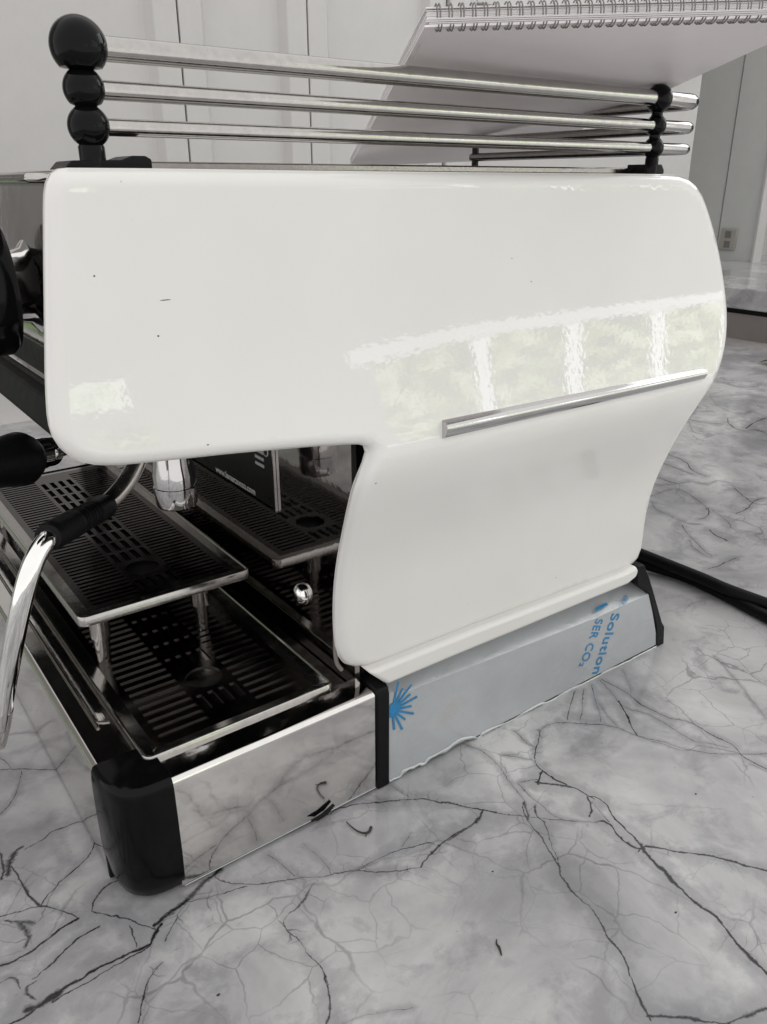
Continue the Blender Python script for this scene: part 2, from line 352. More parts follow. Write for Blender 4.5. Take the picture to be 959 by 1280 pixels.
    if halo is not None: base = t.mix(t.math('MULTIPLY', halo, t.math('MULTIPLY_ADD', cl2.outputs[0], 1.2, -.25, clamp=True)), base, (.13, .128, .14))
    t.l(t.mix(acc, base, (.016, .016, .019)), t.b.inputs['Base Color'])
    t.b.inputs['Roughness'].default_value = .11; t.b.inputs['Specular IOR Level'].default_value = .5
    t.bump(cl2.outputs[0], .03, .002)
    return t.m
M['marble'] = marble('veined_marble'); M['marble_plain'] = marble('veined_marble_ledge', False)
# ------------------------------------------------------------------ countertop and room
ct = struct(box('countertop', (-1.2, -1.0, -.04), (2.6, 1.24, 0), M['marble']))
# tall cabinets in the back, plane y = WY
WY = 1.30
def wx(px, py=100): return at(px, py, 1, WY)[0]
cab = thing('tall_cabinets', 'white tall cabinets with shaker doors along the back wall', 'cabinet', (0, WY, -.9))
box('carcass', (-1.4, WY+.004, -.9), (wx(560), WY+.5, 1.9), M['recess'], cab)
edges = [wx(215, 0)-2*(wx(377, 0)-wx(215, 0)), wx(215, 0)-(wx(377, 0)-wx(215, 0)), wx(215, 0), wx(377, 0), wx(551, 0)]
def door(x0, x1, parent):
    g = .0018; z0, z1 = -.85, 1.85; st = .047
    x0 += g; x1 -= g
    xi0, xi1, zi0, zi1 = x0+st, x1-st, z0+.09, z1-.09; yo, yi = WY-.022, WY-.002; b = .015
    R = [(x0, z0), (x1, z0), (x1, z1), (x0, z1)]; I = [(xi0, zi0), (xi1, zi0), (xi1, zi1), (xi0, zi1)]
    J = [(xi0+b, zi0+b), (xi1-b, zi0+b), (xi1-b, zi1-b), (xi0+b, zi1-b)]
    v = [(x, WY, z) for x, z in R]+[(x, yo, z) for x, z in R]+[(x, yo, z) for x, z in I]+[(x, yi, z) for x, z in J]
    f = [(0, 1, 2, 3), (12, 13, 14, 15)]
    for k in range(4):
        j = (k+1) % 4; f += [(k, j, 4+j, 4+k), (4+k, 4+j, 8+j, 8+k), (8+k, 8+j, 12+j, 12+k)]
    return bevel(mesh('door', v, f, M['wall'], parent), .002, 2)
edges = [edges[0]-(edges[1]-edges[0])*1.0] + edges[2:]
for a, b in zip(edges[:-1], edges[1:]): door(a, b, cab)
# door frame / opening to the right of the cabinets
fr = thing('doorway_frame', 'white doorway frame with grey recess behind the spiral notebook', 'door frame', (wx(580), WY, -.9))
xa, xb, xc, xd = wx(553, 0), wx(580, 0), wx(591, 5), wx(905, 100)
zt = at(591, 5, 1, WY)[2]; zt2 = at(591, 22, 1, WY)[2]
box('side_casing', (xa, WY-.03, -.9), (xb-.002, WY+.06, 1.9), M['wall'], fr, .003)
box('frame_post', (xb+.002, WY-.016, -.9), (xc, WY+.06, 1.9), M['wall'], fr, .003)
box('head_panel', (xc, WY-.016, zt), (xd, WY+.06, 1.9), M['wall'], fr, .003)
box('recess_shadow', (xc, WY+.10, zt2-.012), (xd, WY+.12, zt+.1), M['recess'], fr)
box('door_panel', (xc+.02, WY+.08, -.9), (xd, WY+.098, zt-.055), M['wall'], fr, .004)
wall = struct(box('back_wall', (-1.6, WY+.52, -.9), (4.6, WY+.6, 2.6), M['wall']))
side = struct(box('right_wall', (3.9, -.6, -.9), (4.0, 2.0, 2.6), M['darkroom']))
# ledge at the far right, its face turned towards the machine
lx = at(930, 425, 2, 0)[0]
zl = [at(930, y, 0, lx)[2] for y in (426, 393, 386, 362, 328)]
lg = thing('window_ledge', 'raised marble ledge on a taupe board at the far right of the counter', 'ledge', (lx, .8, 0))
box('face_board', (lx, -.5, -.3), (lx+.03, 1.5, zl[1]), M['taupe'], lg)
box('shadow_gap', (lx+.01, -.5, zl[1]), (lx+.03, 1.5, zl[2]), M['matte'], lg)
box('slab_edge', (lx-.02, -.5, zl[2]), (lx+1.6, 1.5, zl[3]+.006), M['marble_plain'], lg, .004)
pst = thing('white_pillar', 'pale painted pillar with a socket standing on the far ledge', 'pillar', (lx+.3, .9, zl[3]))
def qx(px, py, X): return at(px, py, 0, X)[1]
X1 = at(930, 327, 2, zl[3]+.006)[0]
print('X1', lx, X1, zl); ya, yb, yc = qx(952, 250, X1), qx(911, 200, X1), qx(880, 200, X1)
box('front_board', (X1, ya, zl[3]), (X1+.03, yb-.004, 1.6), M['post'], pst, .003)
box('rear_board', (X1+.008, yb+.004, zl[3]), (X1+.038, yc+.1, 1.6), M['post'], pst, .003)
box('corner_lath', (X1-.012, ya-.012, zl[3]), (X1+.045, ya-.001, 1.6), M['wall'], pst, .002)
sc = at(911, 299, 0, X1-.001)
so = tag(box('wall_socket', (X1-.009, sc[1]-.034, sc[2]-.04), (X1-.001, sc[1]+.034, sc[2]+.04), M['socket'], None, .003), 'small beige double wall socket low on the pale pillar', 'socket')
for dz in (-.018, .018):
    box('outlet_face', (X1-.012, sc[1]-.012, sc[2]+dz-.012), (X1-.0085, sc[1]+.012, sc[2]+dz+.012), M['recess'], so, .001)
q = at(957, 440, 2, .03)
def leafmesh(name, c, L, W, ang, mat, par=None):
    v = []; f = []
    for i in range(7):
        t_ = i/6; w = W*math.sin(math.pi*min(1, t_*1.0))**.8*(1-.2*t_)+.0003
        for s in (-1, 0, 1):
            x = t_*L; y = s*w; z = .012*math.sin(t_*2.6)+abs(s)*w*.3
            v.append((c[0]+x*math.cos(ang)-y*math.sin(ang), c[1]+x*math.sin(ang)+y*math.cos(ang), c[2]+z))
    for i in range(6):
        for s in (0, 1): f.append((i*3+s, i*3+s+1, i*3+s+4, i*3+s+3))
    o = mesh(name, v, f, mat, par); m = o.modifiers.new('thick', 'SOLIDIFY'); m.thickness = .0006; return o
tag(leafmesh('leaf', (q[0], q[1]+.01, .003), .10, .022, -1.5, M['leaf']), 'green leaf lying at the far right end of the counter', 'leaf')
# window wall behind the camera, seen only as reflections in the enamel and the steel
def emis(name, stops, scale, strength, stretch=(1, 1, 1)):
    t = NT(name); p = t.geo(); mp = t.n('ShaderNodeMapping'); mp.inputs['Scale'].default_value = stretch; t.l(p, mp.inputs[0])
    nz = t.noise(mp.outputs[0], scale, 6, .7); c = t.ramp(nz.outputs[0], stops)
    t.l(c, t.b.inputs['Emission Color']); t.b.inputs['Emission Strength'].default_value = strength
    t.b.inputs['Base Color'].default_value = (.05, .05, .05, 1); return t.m
M['garden'] = emis('garden_view', [(.40, (.03, .05, .02)), (.48, (.14, .21, .06)), (.54, (.50, .66, .22)), (.60, (1.0, 1.05, .80))], 4.5, 2.9, (1, 1, 2.6))
M['greenery'] = emis('greenery_glow', [(.36, (.01, .03, .005)), (.5, (.13, .22, .05)), (.62, (.55, .72, .38))], 9, .75, (1, 1, 1.5))
M['sill'] = emis('glowing_sill', [(.3, (.9, .95, 1)), (.7, (1, 1, 1))], 8, 3.3)  # sill and head glow by themselves; their light is put in as emission
M['glowing'] = emis('glowing_mullion', [(.3, (.9, .95, 1)), (.7, (1, 1, 1))], 8, 4.6)  # mullion strips between panes made to glow; brightness is put into the material
M['garden2'] = emis('bright_garden_view', [(.36, (.35, .5, .25)), (.5, (.8, 1.0, .7)), (.6, (1.1, 1.15, 1.1))], 26, 4.2)
win = thing('garden_window', 'wide four-pane garden window with sheer mullion strips behind the viewer', 'window', (3.6, -2.7, .2))
W0, W1, Z0, Z1 = 1.95, 5.0, .46, 1.40
pw = (W1-W0)/4
for k in range(4):
    x = W0+k*pw
    box('pane', (x, -2.72, Z0+.1), (x+pw-.13, -2.71, Z1-.05), M['garden'], win)
    box('mullion_strip', (x+pw-.12, -2.71, Z0+.1), (x+pw-.01, -2.70, Z1-.05), M['glowing'], win)
box('window_sill', (W0-.1, -2.75, Z0+.01), (W1+.1, -2.68, Z0+.09), M['sill'], win)
box('window_head', (W0-.1, -2.75, Z1-.04), (W1+.1, -2.68, Z1+.02), M['sill'], win)
w2 = thing('side_window', 'narrow garden window further left behind the viewer', 'window', (.7, -2.7, .2))
box('pane', (.50, -2.72, .43), (.86, -2.71, .525), M['garden2'], w2); box('upper_pane', (.50, -2.72, .60), (.95, -2.71, .80), M['garden'], w2)
w3 = thing('green_pane', 'added glowing pane of hedge beyond the left end of the machine', 'window', (-.7, 1.22, 0))  # unseen glowing pane, added so the fascia picks up green reflections
box('pane', (-1.15, 1.225, .012), (-.16, 1.235, .23), M['greenery'], w3); box('pane_rail', (-1.2, 1.215, .232), (-.12, 1.237, .26), M['wall'], w3, .003)
#rw = struct(box('window_wall', (-3.4, -2.9, -.9), (4.9, -2.8, 2.5), M['wall']))
# ------------------------------------------------------------------ espresso machine
mach = thing('espresso_machine', 'white two-group espresso machine with chrome trim and protective film on its base', 'espresso machine', (.22, .31, 0))
MW = .62
ZT = .437
# profile: y of the side panel as a function of height
_z = np.array([.05, .10, .13, .17, .19, .21, .235, .258, .270, .279, .290, .302, .32, .34, .36, .39, .42, .45])
_tilt = np.array([0, 0, 0, -2, -9, -17, -21, -16, -3, 14, 17, 15, 12, 8.5, 4.5, 1.8, 0, -1.2])
zz = np.linspace(.05, .45, 801); tt = np.interp(zz, _z, _tilt)
yy = np.concatenate([[0], np.cumsum((np.tan(np.radians(tt[1:]))+np.tan(np.radians(tt[:-1])))/2*(zz[1]-zz[0]))])
YB = .004
yy = yy + YB
def prof(z): return float(np.interp(z, zz, yy))
def S(x, z):
    # bulge; the profile is measured from the foot upward: outward = negative y
    u = min(1, max(0, (x-.07)/.20)); u = u*u*(3-2*u)
    return YB+(prof(z)-YB)*(.88+.12*u)
def surf(px, py, d=0):
    y = 0
    for _ in range(30):
        p = at(px, py, 1, y); y = .5*y+.5*(S(p[0], p[2])+d)
    return at(px, py, 1, y)
print('profile', [(round(z, 3), round(prof(z), 4)) for z in (.1, .2, .26, .3, .35, .437)])
outl_px = [(66,209),(200,210),(400,213),(600,215),(800,217),(868,218),(884,238),(893,268),(902,300),(909,340),(914,380),(914,420),(909,452),(903,466),(893,484),(876,508),(856,538),(840,568),(828,592),(818,618),(812,640),(809,668),(807,690),(803,703),(794,711),
           (700,746),(600,783),(520,815),(462,838),(445,840),(436,838),(429,830),(426,800),(425,770),(427,735),(432,700),(440,660),(451,610),(462,585),(471,563),(470,558),(400,562),(300,571),(200,582),(150,587),(110,586),(92,579),(78,567),(69,550),(65,525),(63,480),(62,400),(61,300),(61,230)]
O = []
for (a, b), (c, d) in zip(outl_px, outl_px[1:]+outl_px[:1]):
    L = math.hypot(c-a, d-b); k = max(1, int(L/12))
    for i in range(k): O.append(surf(a+(c-a)*i/k, b+(d-b)*i/k))
O = np.array([(p[0], p[2]) for p in O])
# smooth outline lightly
for _ in range(2): O = .25*np.roll(O, 1, 0)+.5*O+.25*np.roll(O, -1, 0)
def dist_out(P, O):
    a = O; b = np.roll(O, -1, 0); ab = b-a; out = np.full(len(P), 1e9)
    for i in range(len(a)):
        t_ = np.clip(((P-a[i]) @ ab[i])/(ab[i] @ ab[i]+1e-12), 0, 1); q = a[i]+t_[:, None]*ab[i]
        out = np.minimum(out, np.linalg.norm(P-q, axis=1))
    return out
def inside(P, O):
    x, y = P[:, 0], P[:, 1]; r = np.zeros(len(P), bool); n = len(O)
    for i in range(n):
        x0, y0 = O[i]; x1, y1 = O[(i+1) % n]
        c = ((y0 > y) != (y1 > y)); r ^= c & (x < (x1-x0)*(y-y0)/((y1-y0) if y1 != y0 else 1e-12)+x0)
    return r
RR = .0085
def panel_mesh(mirror=False):
    gx, gz = np.meshgrid(np.arange(-.06, .60, .004), np.arange(.08, .45, .004)); G = np.stack([gx.ravel(), gz.ravel()], 1)
    G = G[inside(G, O)]; dg = dist_out(G, O); G = G[dg > RR+.0015]
    rings = []
    tan = np.roll(O, -1, 0)-np.roll(O, 1, 0); nrm = np.stack([tan[:, 1], -tan[:, 0]], 1); nrm /= np.linalg.norm(nrm, axis=1)[:, None]+1e-12
    test = O+nrm*.002
    if inside(test, O).mean() < .5: nrm = -nrm
    for fr_ in (.04, .14, .3, .5, .75, 1.0):
        Q = O+nrm*RR*fr_; dq = dist_out(Q, O); Q = Q[inside(Q, O) & (dq > RR*fr_*.93)]; rings.append(Q)
    pts = np.concatenate([O]+rings+[G]); nO = len(O)
    vs, es, fs, *_ = delaunay_2d_cdt([Vector(p) for p in pts], [(i, (i+1) % nO) for i in range(nO)], [list(range(nO))], 1, 1e-6)
    V = np.array([(v.x, v.y) for v in vs])
    def yo(P):
        d = np.minimum(dist_out(P, O), RR); return np.array([S(p[0], p[1]) for p in P])+RR-np.sqrt(np.maximum(RR**2-(RR-d)**2, 0))
    Y = yo(V)
    # analytic normals
    e_ = .0006
    d0 = dist_out(V, O)
    gxx = (yo(V+[e_, 0])-yo(V-[e_, 0]))/(2*e_); gzz = (yo(V+[0, e_])-yo(V-[0, e_]))/(2*e_)
    N = np.stack([gxx, -np.ones(len(V)), gzz], 1); N /= np.linalg.norm(N, axis=1)[:, None]
    verts = [(v[0], y, v[1]) for v, y in zip(V, Y)]; faces = [tuple(f) for f in fs]
    # skirt from the boundary edges
    from collections import Counter
    cnt = Counter(tuple(sorted((f[i], f[(i+1) % len(f)]))) for f in faces for i in range(len(f)))
    dirs = {tuple(sorted((f[i], f[(i+1) % len(f)]))): (f[i], f[(i+1) % len(f)]) for f in faces for i in range(len(f))}
    back = {}
    for k, c in cnt.items():
        if c == 1:
            for i in k:
                if i not in back:
                    back[i] = len(verts); verts.append((verts[i][0], verts[i][1]+.0012, verts[i][2]))
    nf = len(faces)
    for k, c in cnt.items():
        if c == 1:
            a, b = dirs[k]; faces.append((b, a, back[a], back[b]))
    me = bpy.data.meshes.new('side_panel'); me.from_pydata(verts, [], faces); me.update()
    # make the front face -y
    if me.polygons[0].normal.y > 0: me.flip_normals()
    me.shade_smooth()
    cn = []
    for pl in me.polygons:
        for li in pl.loop_indices:
            vi = me.loops[li].vertex_index
            if pl.index < nf and d0[vi] > .0005: cn.append(tuple(N[vi]))
            elif vi < len(V) and pl.index < nf: cn.append(tuple(N[vi]))
            else: cn.append(tuple(pl.normal))
    me.normals_split_custom_set(cn)
    return me
pm = panel_mesh()
panel = put('side_panel', pm, M['white'], mach)
pm2 = pm.copy(); far = put('side_panel', pm2, None, mach); far.scale = (1, -1, 1); far.location = (far.location[0], MW*1.0, far.location[2])
far.matrix_parent_inverse = mach.matrix_world.inverted()
# foot lip of the panel
lip = []
lipz = [(surf(462,841), .0), ]
def strip_poly(name, top, bot, y0, y1, mat, par, bev=0, seg=2):
    T = [at(x, y, 1, y0) for x, y in top]; B = [at(x, y, 1, y0) for x, y in bot]
    poly = [(p[0], p[2]) for p in T]+[(p[0], p[2]) for p in B[::-1]]
    return prism(name, poly, 1, y0, y1, mat, par, bev, seg)
def px_prism(name, pts, y0, y1, mat, par, bev=0, seg=2):
    P = [at(x, y, 1, y0) for x, y in pts]; return prism(name, [(p[0], p[2]) for p in P], 1, y0, y1, mat, par, bev, seg)
lp = px_prism('foot_lip', [(462,842),(600,786),(700,748),(780,717),(797,708),(800,713),(797,722),(786,731),(740,750),(640,792),(560,825),(486,857)], -.0035, .02, M['white'], panel, .0035, 4)
# chrome trim on the panel
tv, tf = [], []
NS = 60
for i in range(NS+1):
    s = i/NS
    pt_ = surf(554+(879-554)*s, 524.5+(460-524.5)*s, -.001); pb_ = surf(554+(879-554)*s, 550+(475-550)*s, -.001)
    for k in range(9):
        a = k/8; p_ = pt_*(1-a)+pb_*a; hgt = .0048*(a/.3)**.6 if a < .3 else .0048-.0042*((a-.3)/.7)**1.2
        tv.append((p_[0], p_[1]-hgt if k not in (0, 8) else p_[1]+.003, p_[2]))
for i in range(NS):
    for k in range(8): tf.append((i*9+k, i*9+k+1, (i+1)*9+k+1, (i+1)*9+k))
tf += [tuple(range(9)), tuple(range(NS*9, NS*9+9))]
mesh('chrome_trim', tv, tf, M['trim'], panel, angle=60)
# small scuffs and chips in the enamel
for (x, y, a, b) in [(198, 420, .9, .7), (207, 375, 5, .35), (664, 352, .8, .6), (640, 323, .7, .5), (470, 604, 1.0, .5), (118, 345, .8, .6), (260, 556, 1.2, .5), (695, 722, .9, .6)]:
    c = surf(x, y, -.0001); v = []; k = 10
    for i in range(k): v.append((c[0]+a*.0006*math.cos(i*.628), c[1]-.00005, c[2]+b*.0006*math.sin(i*.628)))
    v.append((c[0], c[1]-.0002, c[2])); mesh('enamel_chip', v, [(i, (i+1) % k, k) for i in range(k)]+[tuple(range(k-1, -1, -1))], M['crumb'], panel)
# dark edge of the backsplash running down the leg
le = [(468,560),(457,590),(446,630),(434,680),(427,715),(421,750),(419,780),(418,810),(420,828),(426,837)]
ep = [at(x+1, y, 1, .0145) for x, y in le]
tube('leg_edging', smooth_path(ep, 5), .0016, M['taupe'], mach, 8)
# body shell
body = box('body_shell', (-.004, .0215, .318), (.455, MW-.0215, ZT-.006), M['matte'], mach, .004)
box('top_deck', (-.008, .0215, ZT-.0055), (.452, MW-.0215, ZT-.001), M['steel'], mach, .002)
tray_lip = box('cup_tray_lip', (.03, .045, ZT-.001), (.44, .049, ZT+.0036), M['dark_steel'], mach, .001)
box('front_top_trim', (-.024, .0125, ZT-.0068), (-.006, MW-.022, ZT-.0025), M['rail_steel'], mach, .003, 3)
# front fascia, mirror steel with a curled lower edge
fp = [(-.016, .430), (-.018, .41), (-.0185, .38), (-.0175, .362), (-.013, .347), (-.003, .336), (.000, .328), (-.006, .318), (-.010, .319), (.02, .319), (.02, .430)]
fs_ = smooth_path([(a, 0, b) for a, b in fp[:9]], 6)
poly = [(p[0], p[2]) for p in fs_]+fp[9:]
prism('front_fascia', poly, 1, .0125, MW-.03, M['steel'], mach)
prism('lower_rail', [(-.0225, .3035), (-.0165, .3185), (.0, .318), (.0, .298), (-.018, .2975)], 1, .004, MW-.03, M['matte'], mach, .0015)
# mirror backsplash
XM = .150
box('backsplash', (XM, .0135, .086), (XM+.004, MW-.0225, .318), M['splash'], mach)
box('rear_housing', (XM+.0045, .0225, .09), (.43, MW-.0225, .318), M['matte'], mach)
# data plate on the splash, white lettering
pr = at(344, 637, 0, XM-.002); y_r, z_b = pr[1], pr[2]
plate = box('data_plate', (XM-.0020, y_r, z_b), (XM-.0004, y_r+.24, z_b+.075), M['plate'], mach, .0006)
box('plate_edge', (XM-.0024, y_r-.0016, z_b-.001), (XM-.0003, y_r-.0002, z_b+.075), M['steel'], plate)
box('plate_edge', (XM-.0024, y_r-.0016, z_b-.0022), (XM-.0003, y_r+.24, z_b-.0011), M['dark_steel'], plate)
def text_mesh(name, s, size, origin, right, up, mat, parent, ext=.0002, bold=0, space=1.0, align='LEFT'):
    cu = bpy.data.curves.new(name, 'FONT'); cu.body = s; cu.size = size; cu.extrude = ext; cu.offset = bold; cu.space_character = space; cu.align_x = align
    o = bpy.data.objects.new(name, cu); COL.objects.link(o); dg = bpy.context.evaluated_depsgraph_get()
    me = bpy.data.meshes.new_from_object(o.evaluated_get(dg)); bpy.data.objects.remove(o)
    r = Vector(right).normalized(); u = Vector(up); u = (u-r*u.dot(r)).normalized(); nrm = r.cross(u)
    mt = Matrix([[r[i], u[i], nrm[i], origin[i]] for i in range(3)]+[[0, 0, 0, 1]]); me.transform(mt)
    me.materials.clear(); return put(name, me, mat, parent)
pe = at(319, 614, 0, XM-.0022); ps = at(270, 588, 0, XM-.0022)
wlen = abs(ps[1]-pe[1])
tx = text_mesh('web_address', 'www.lamarzocco.com', .0125, (XM-.0022, ps[1], ps[2]-.001), (0, -1, 0), (0, 0, 1), M['white_print'], plate, .0001, .0002)
w_ = max(v.co.y for v in tx.data.vertices)-min(v.co.y for v in tx.data.vertices)
k_ = wlen/w_
for v in tx.data.vertices: v.co.y = ps[1]+(v.co.y-ps[1])*k_; v.co.z = ps[2]+(v.co.z-ps[2])*k_
for i, (a, b, h) in enumerate([(.014, .028, .0025), (.014, .028, .0025), (.014, .028, .0025), (.014, .028, .0025)]):
    box('print_bar', (XM-.0023, y_r+a, z_b+.030+i*.0055), (XM-.0019, y_r+b, z_b+.030+i*.0055+h), M['white_print'], plate)
ringp = [(XM-.0022, y_r+.010+.004*math.cos(a), z_b+.045+.004*math.sin(a)) for a in np.linspace(0, 2*math.pi, 17)]
tube('approval_mark', ringp, .0005, M['white_print'], plate, 6, False)
# chrome dome screw on the splash
dc = at(376, 743, 0, XM-.002)
lathe('dome_screw', [(.0085, 0), (.0085, .0015), (.0075, .004), (.005, .006), (.002, .0068), (0.0001, .007)], (XM-.0002, dc[1], dc[2]), (-1, 0, 0), M['chrome'], mach)
# ----- base
ZB = .0885
def side_pts(px): return [(at(x, y, 1, 0)[0], at(x, y, 1, 0)[2]) for x, y in px]
xs = at(470, 866, 1, 0)[0]
# inner black plinth
box('plinth', (-.018, .013, .004), (.49, MW-.013, .074), M['matte'], mach)
# polished front frame: cross-section sheet along the side, rounded fold
def frame_section():
    # section in (y, z): outer face y=0 from z=.002 up, fold radius, top deck inward
    r = .0045; s = [(0, .0025)]
    for k in range(7):
        a = math.pi/2*k/6; s.append((r-r*math.cos(a), ZB-r+r*math.sin(a)))
    s += [(.024, ZB), (.024, ZB-.002), (.006, ZB-.003), (.002, ZB-.008), (.0015, .0025)]; return s
prism('side_skirt', frame_section(), 0, .0015, xs-.0005, M['steel'], mach)
# front skirt along y
sec = frame_section(); front = [(-.033+a*1.0, z) for a, z in sec]
prism('front_skirt', [(x, z) for x, z in front], 1, .036, MW-.036, M['steel'], mach)
deck = box('deck_plate', (-.012, .022, ZB-.004), (XM-.001, MW-.022, ZB-.0012), M['dark_steel'], mach)
# raised bead pressed into the front deck
b0 = at(125, 905, 2, ZB); 
tube('deck_bead', smooth_path([(-.008, b0[1]-.002, ZB-.0005), (-.016, b0[1]+.003, ZB-.0003), (-.017, b0[1]+.012, ZB-.0003), (-.0172, b0[1]+.2, ZB-.0003), (-.0172, .5, ZB-.0003)], 8), .0016, M['dark_steel'], mach, 10)
# black rounded corner cap
cv, cf = [], []
zs = [(0.000, .80), (.004, .90), (.012, .97), (.03, 1.0), (.06, 1.0), (.080, .99), (.0865, .965), (.0895, .92), (.0905, .84)]
NA = 14
for z, sc_ in zs:
    ring = []
    # quarter-round plan between the side face (x=0.002,y=0) and the front face (x=-.033,y=.04)
    for k in range(NA+1):
        a = math.pi/2*k/NA; ca, sa = math.cos(a)**.62, math.sin(a)**.62
        bul = 1.0
        x = .0035-(.0375)*(1-(1-sa))*sc_ if False else .0035-.0385*sa*(.25+.75*sc_) ; y = .040-.0425*ca*(.25+.75*sc_)
        ring.append((x, y))
    ring += [(.0035, .040)]
    for x, y in ring: cv.append((x, y, z))
nr = NA+2
for i in range(len(zs)-1):
    for k in range(nr): cf.append((i*nr+k, i*nr+(k+1) % nr, (i+1)*nr+(k+1) % nr, (i+1)*nr+k))
cf += [tuple(range(nr-1, -1, -1)), tuple(range((len(zs)-1)*nr, len(zs)*nr))]
mesh('corner_cap', cv, cf, M['black'], mach, angle=45)
box('skirt_end', (-.0345, .0345, .002), (-.031, .0375, ZB-.004), M['matte'], mach)
# black strap between steel skirt and film-covered skirt
sw = at(485, 862, 1, 0)[0]
strap = [(-.0022, .001), (-.0022, ZB-.004), (-.0005, ZB+.0012), (.003, ZB+.003), (.034, ZB+.0032), (.034, ZB-.001), (.003, ZB-.002), (.0005, ZB-.006), (.0005, .001)]
prism('black_strap', strap, 0, xs, sw, M['strip'], mach, .0008)
lathe('strap_screw', [(.003, 0), (.0028, .0012), (.001, .0018), (0.0001, .0019)], at(449, 834, 2, ZB+.004), (0, -.3, 1), M['chrome'], mach, 12)
# film-covered rear skirt with ragged lower hem
topf = [(487,866),(510,864),(600,829),(746,772),(812,742)]
bot = [(821,812),(812,817),(801,822),(785,832),(770,837),(752,845),(745,849),(728,858),(712,866),(698,872),(692,879),(676,883),(655,894),(640,902),(618,912),(603,920),(598,925),(592,922),(575,928),(560,938),(548,943),(535,951),(530,959),(524,957),(512,962),(503,968),(500,974),(492,975),(484,981)]
fpts = [(sw, 0)]
top3 = [at(x, y, 1, -.0005) for x, y in topf]; top3[0][0] = sw+.0002
bot3 = [at(x, y, 1, -.0005) for x, y in bot]
bot3[-1][0] = sw+.0002
fv = [(p[0], -.0005, p[2]) for p in top3]+[(p[0], -.0005, max(p[2], .0024)) for p in bot3]
n_ = len(fv); fv += [(x, .0008, z) for x, y, z in fv]
ff = [tuple(range(n_)), tuple(range(2*n_-1, n_-1, -1))]+[(i, (i+1) % n_, n_+(i+1) % n_, n_+i) for i in range(n_)]
film = mesh('film_covered_skirt', fv, ff, M['film'], mach, smooth=False)
lv = [(p[0], -.0005, p[2]) for p in top3]+[(p[0], .020, p[2]+.0095+.004*(i/4)) for i, p in enumerate(top3)]
lv += [(x, y+.001, z-.0015) for x, y, z in lv]
k5 = len(top3)
lf = [(i, i+1, k5+i+1, k5+i) for i in range(k5-1)]+[(2*k5+i, 2*k5+k5+i, 2*k5+k5+i+1, 2*k5+i+1) for i in range(k5-1)]+[(i, 2*k5+i, 2*k5+i+1, i+1) for i in range(k5-1)]
mesh('film_covered_ledge', lv, lf, M['film'], mach, smooth=False)
hv, hf = [], []
H = [np.array(p) for p in bot3]; H2 = []
for a, b in zip(H[:-1], H[1:]):
    for k in range(3): H2.append(a+(b-a)*k/3)
H2.append(H[-1])
for i, p in enumerate(H2):
    w = .0001+.0007*max(0, math.sin(i*.9)+.4*math.sin(i*2.3))*random.random()
    up_ = .0035+.0012*math.sin(i*.6)
    hv += [(p[0], -.0008, p[2]+up_), (p[0], -.0010-w*.35, p[2]+up_*.45), (p[0]+random.uniform(-.0006, .0006), -.0011-w, max(.0016, p[2]+random.uniform(-.0004, .0012)))]
for i in range(len(H2)-1):
    for k in (0, 1): hf.append((i*3+k, i*3+k+1, i*3+k+4, i*3+k+3))
hm = mesh('film_hem', hv, hf, M['film'], film); hm.modifiers.new('thick', 'SOLIDIFY').thickness = .00015
# fold highlight: rounded bead along the fold
tube('film_fold', [(p[0], .0010, p[2]-.0010) for p in top3], .0016, M['film'], mach, 8)
# rear end cap
px_prism('rear_end_cap', [(797,708),(806,706),(812,722),(818,742),(828,778),(831,783),(830,808),(821,813),(821,784),(812,744),(803,732),(797,732)], -.0015, .05, M['strip'], mach, .001)
# blue print: starburst and lettering
def onfilm(x, y, d=-.0011): return at(x, y, 1, d)
cst = onfilm(491, 888); 
rays = 20
sv, sf = [], []
xlim = sw+.0004
R1 = .0235
for k in range(rays):
    a = 2*math.pi*(k+.3)/rays; r0, r1 = .0045, R1*(1.0 if k % 2 == 0 else .78); h0, h1 = .0009, .00085
    d = np.array([math.cos(a), math.sin(a)]); nn = np.array([-d[1], d[0]])
    if d[0] < -.05: continue
    q = [cst[[0, 2]]+d*r0-nn*h0, cst[[0, 2]]+d*r1-nn*h1, cst[[0, 2]]+d*r1+nn*h1, cst[[0, 2]]+d*r0+nn*h0]
    if min(p[0] for p in q) < xlim: q = [np.array([max(p[0], xlim), p[1]]) for p in q]
    b = len(sv); sv += [(p[0], -.0012, p[1]) for p in q]+[(p[0], -.0009, p[1]) for p in q]
    sf += [(b, b+1, b+2, b+3), (b+7, b+6, b+5, b+4)]+[(b+i, b+(i+1) % 4, b+4+(i+1) % 4, b+4+i) for i in range(4)]
b = len(sv); n2 = 20
for yq in (-.00115, -.0009):
    for k in range(n2): a = 2*math.pi*k/n2; sv.append((max(cst[0]+.0062*math.cos(a), xlim), yq, cst[2]+.0062*math.sin(a)))
sf += [tuple(range(b, b+n2)), tuple(range(b+2*n2-1, b+n2-1, -1))]
mesh('printed_starburst', sv, sf, M['blue'], film, smooth=False)
_ln = np.array([p[1] for p in [(0, 0)]])
_fx = [p[0] for p in top3]; _fz = [p[2] for p in top3]
_q0, _q1, _q2 = np.array(lv[0]), np.array(lv[k5-1]), np.array(lv[k5])
_nl = _n(np.cross(_q1-_q0, _q2-_q0))
if _nl[2] < 0: _nl = -_nl
def wrap(c):
    # the film folds over the top edge: print above the fold lies on the ledge
    if c.z <= float(np.interp(c.x, _fx, _fz)): return c
    d = np.array(c)-CAM; o0 = _q0+_nl*.0007
    return Vector(CAM+d*float(np.dot(o0-CAM, _nl)/np.dot(d, _nl)))
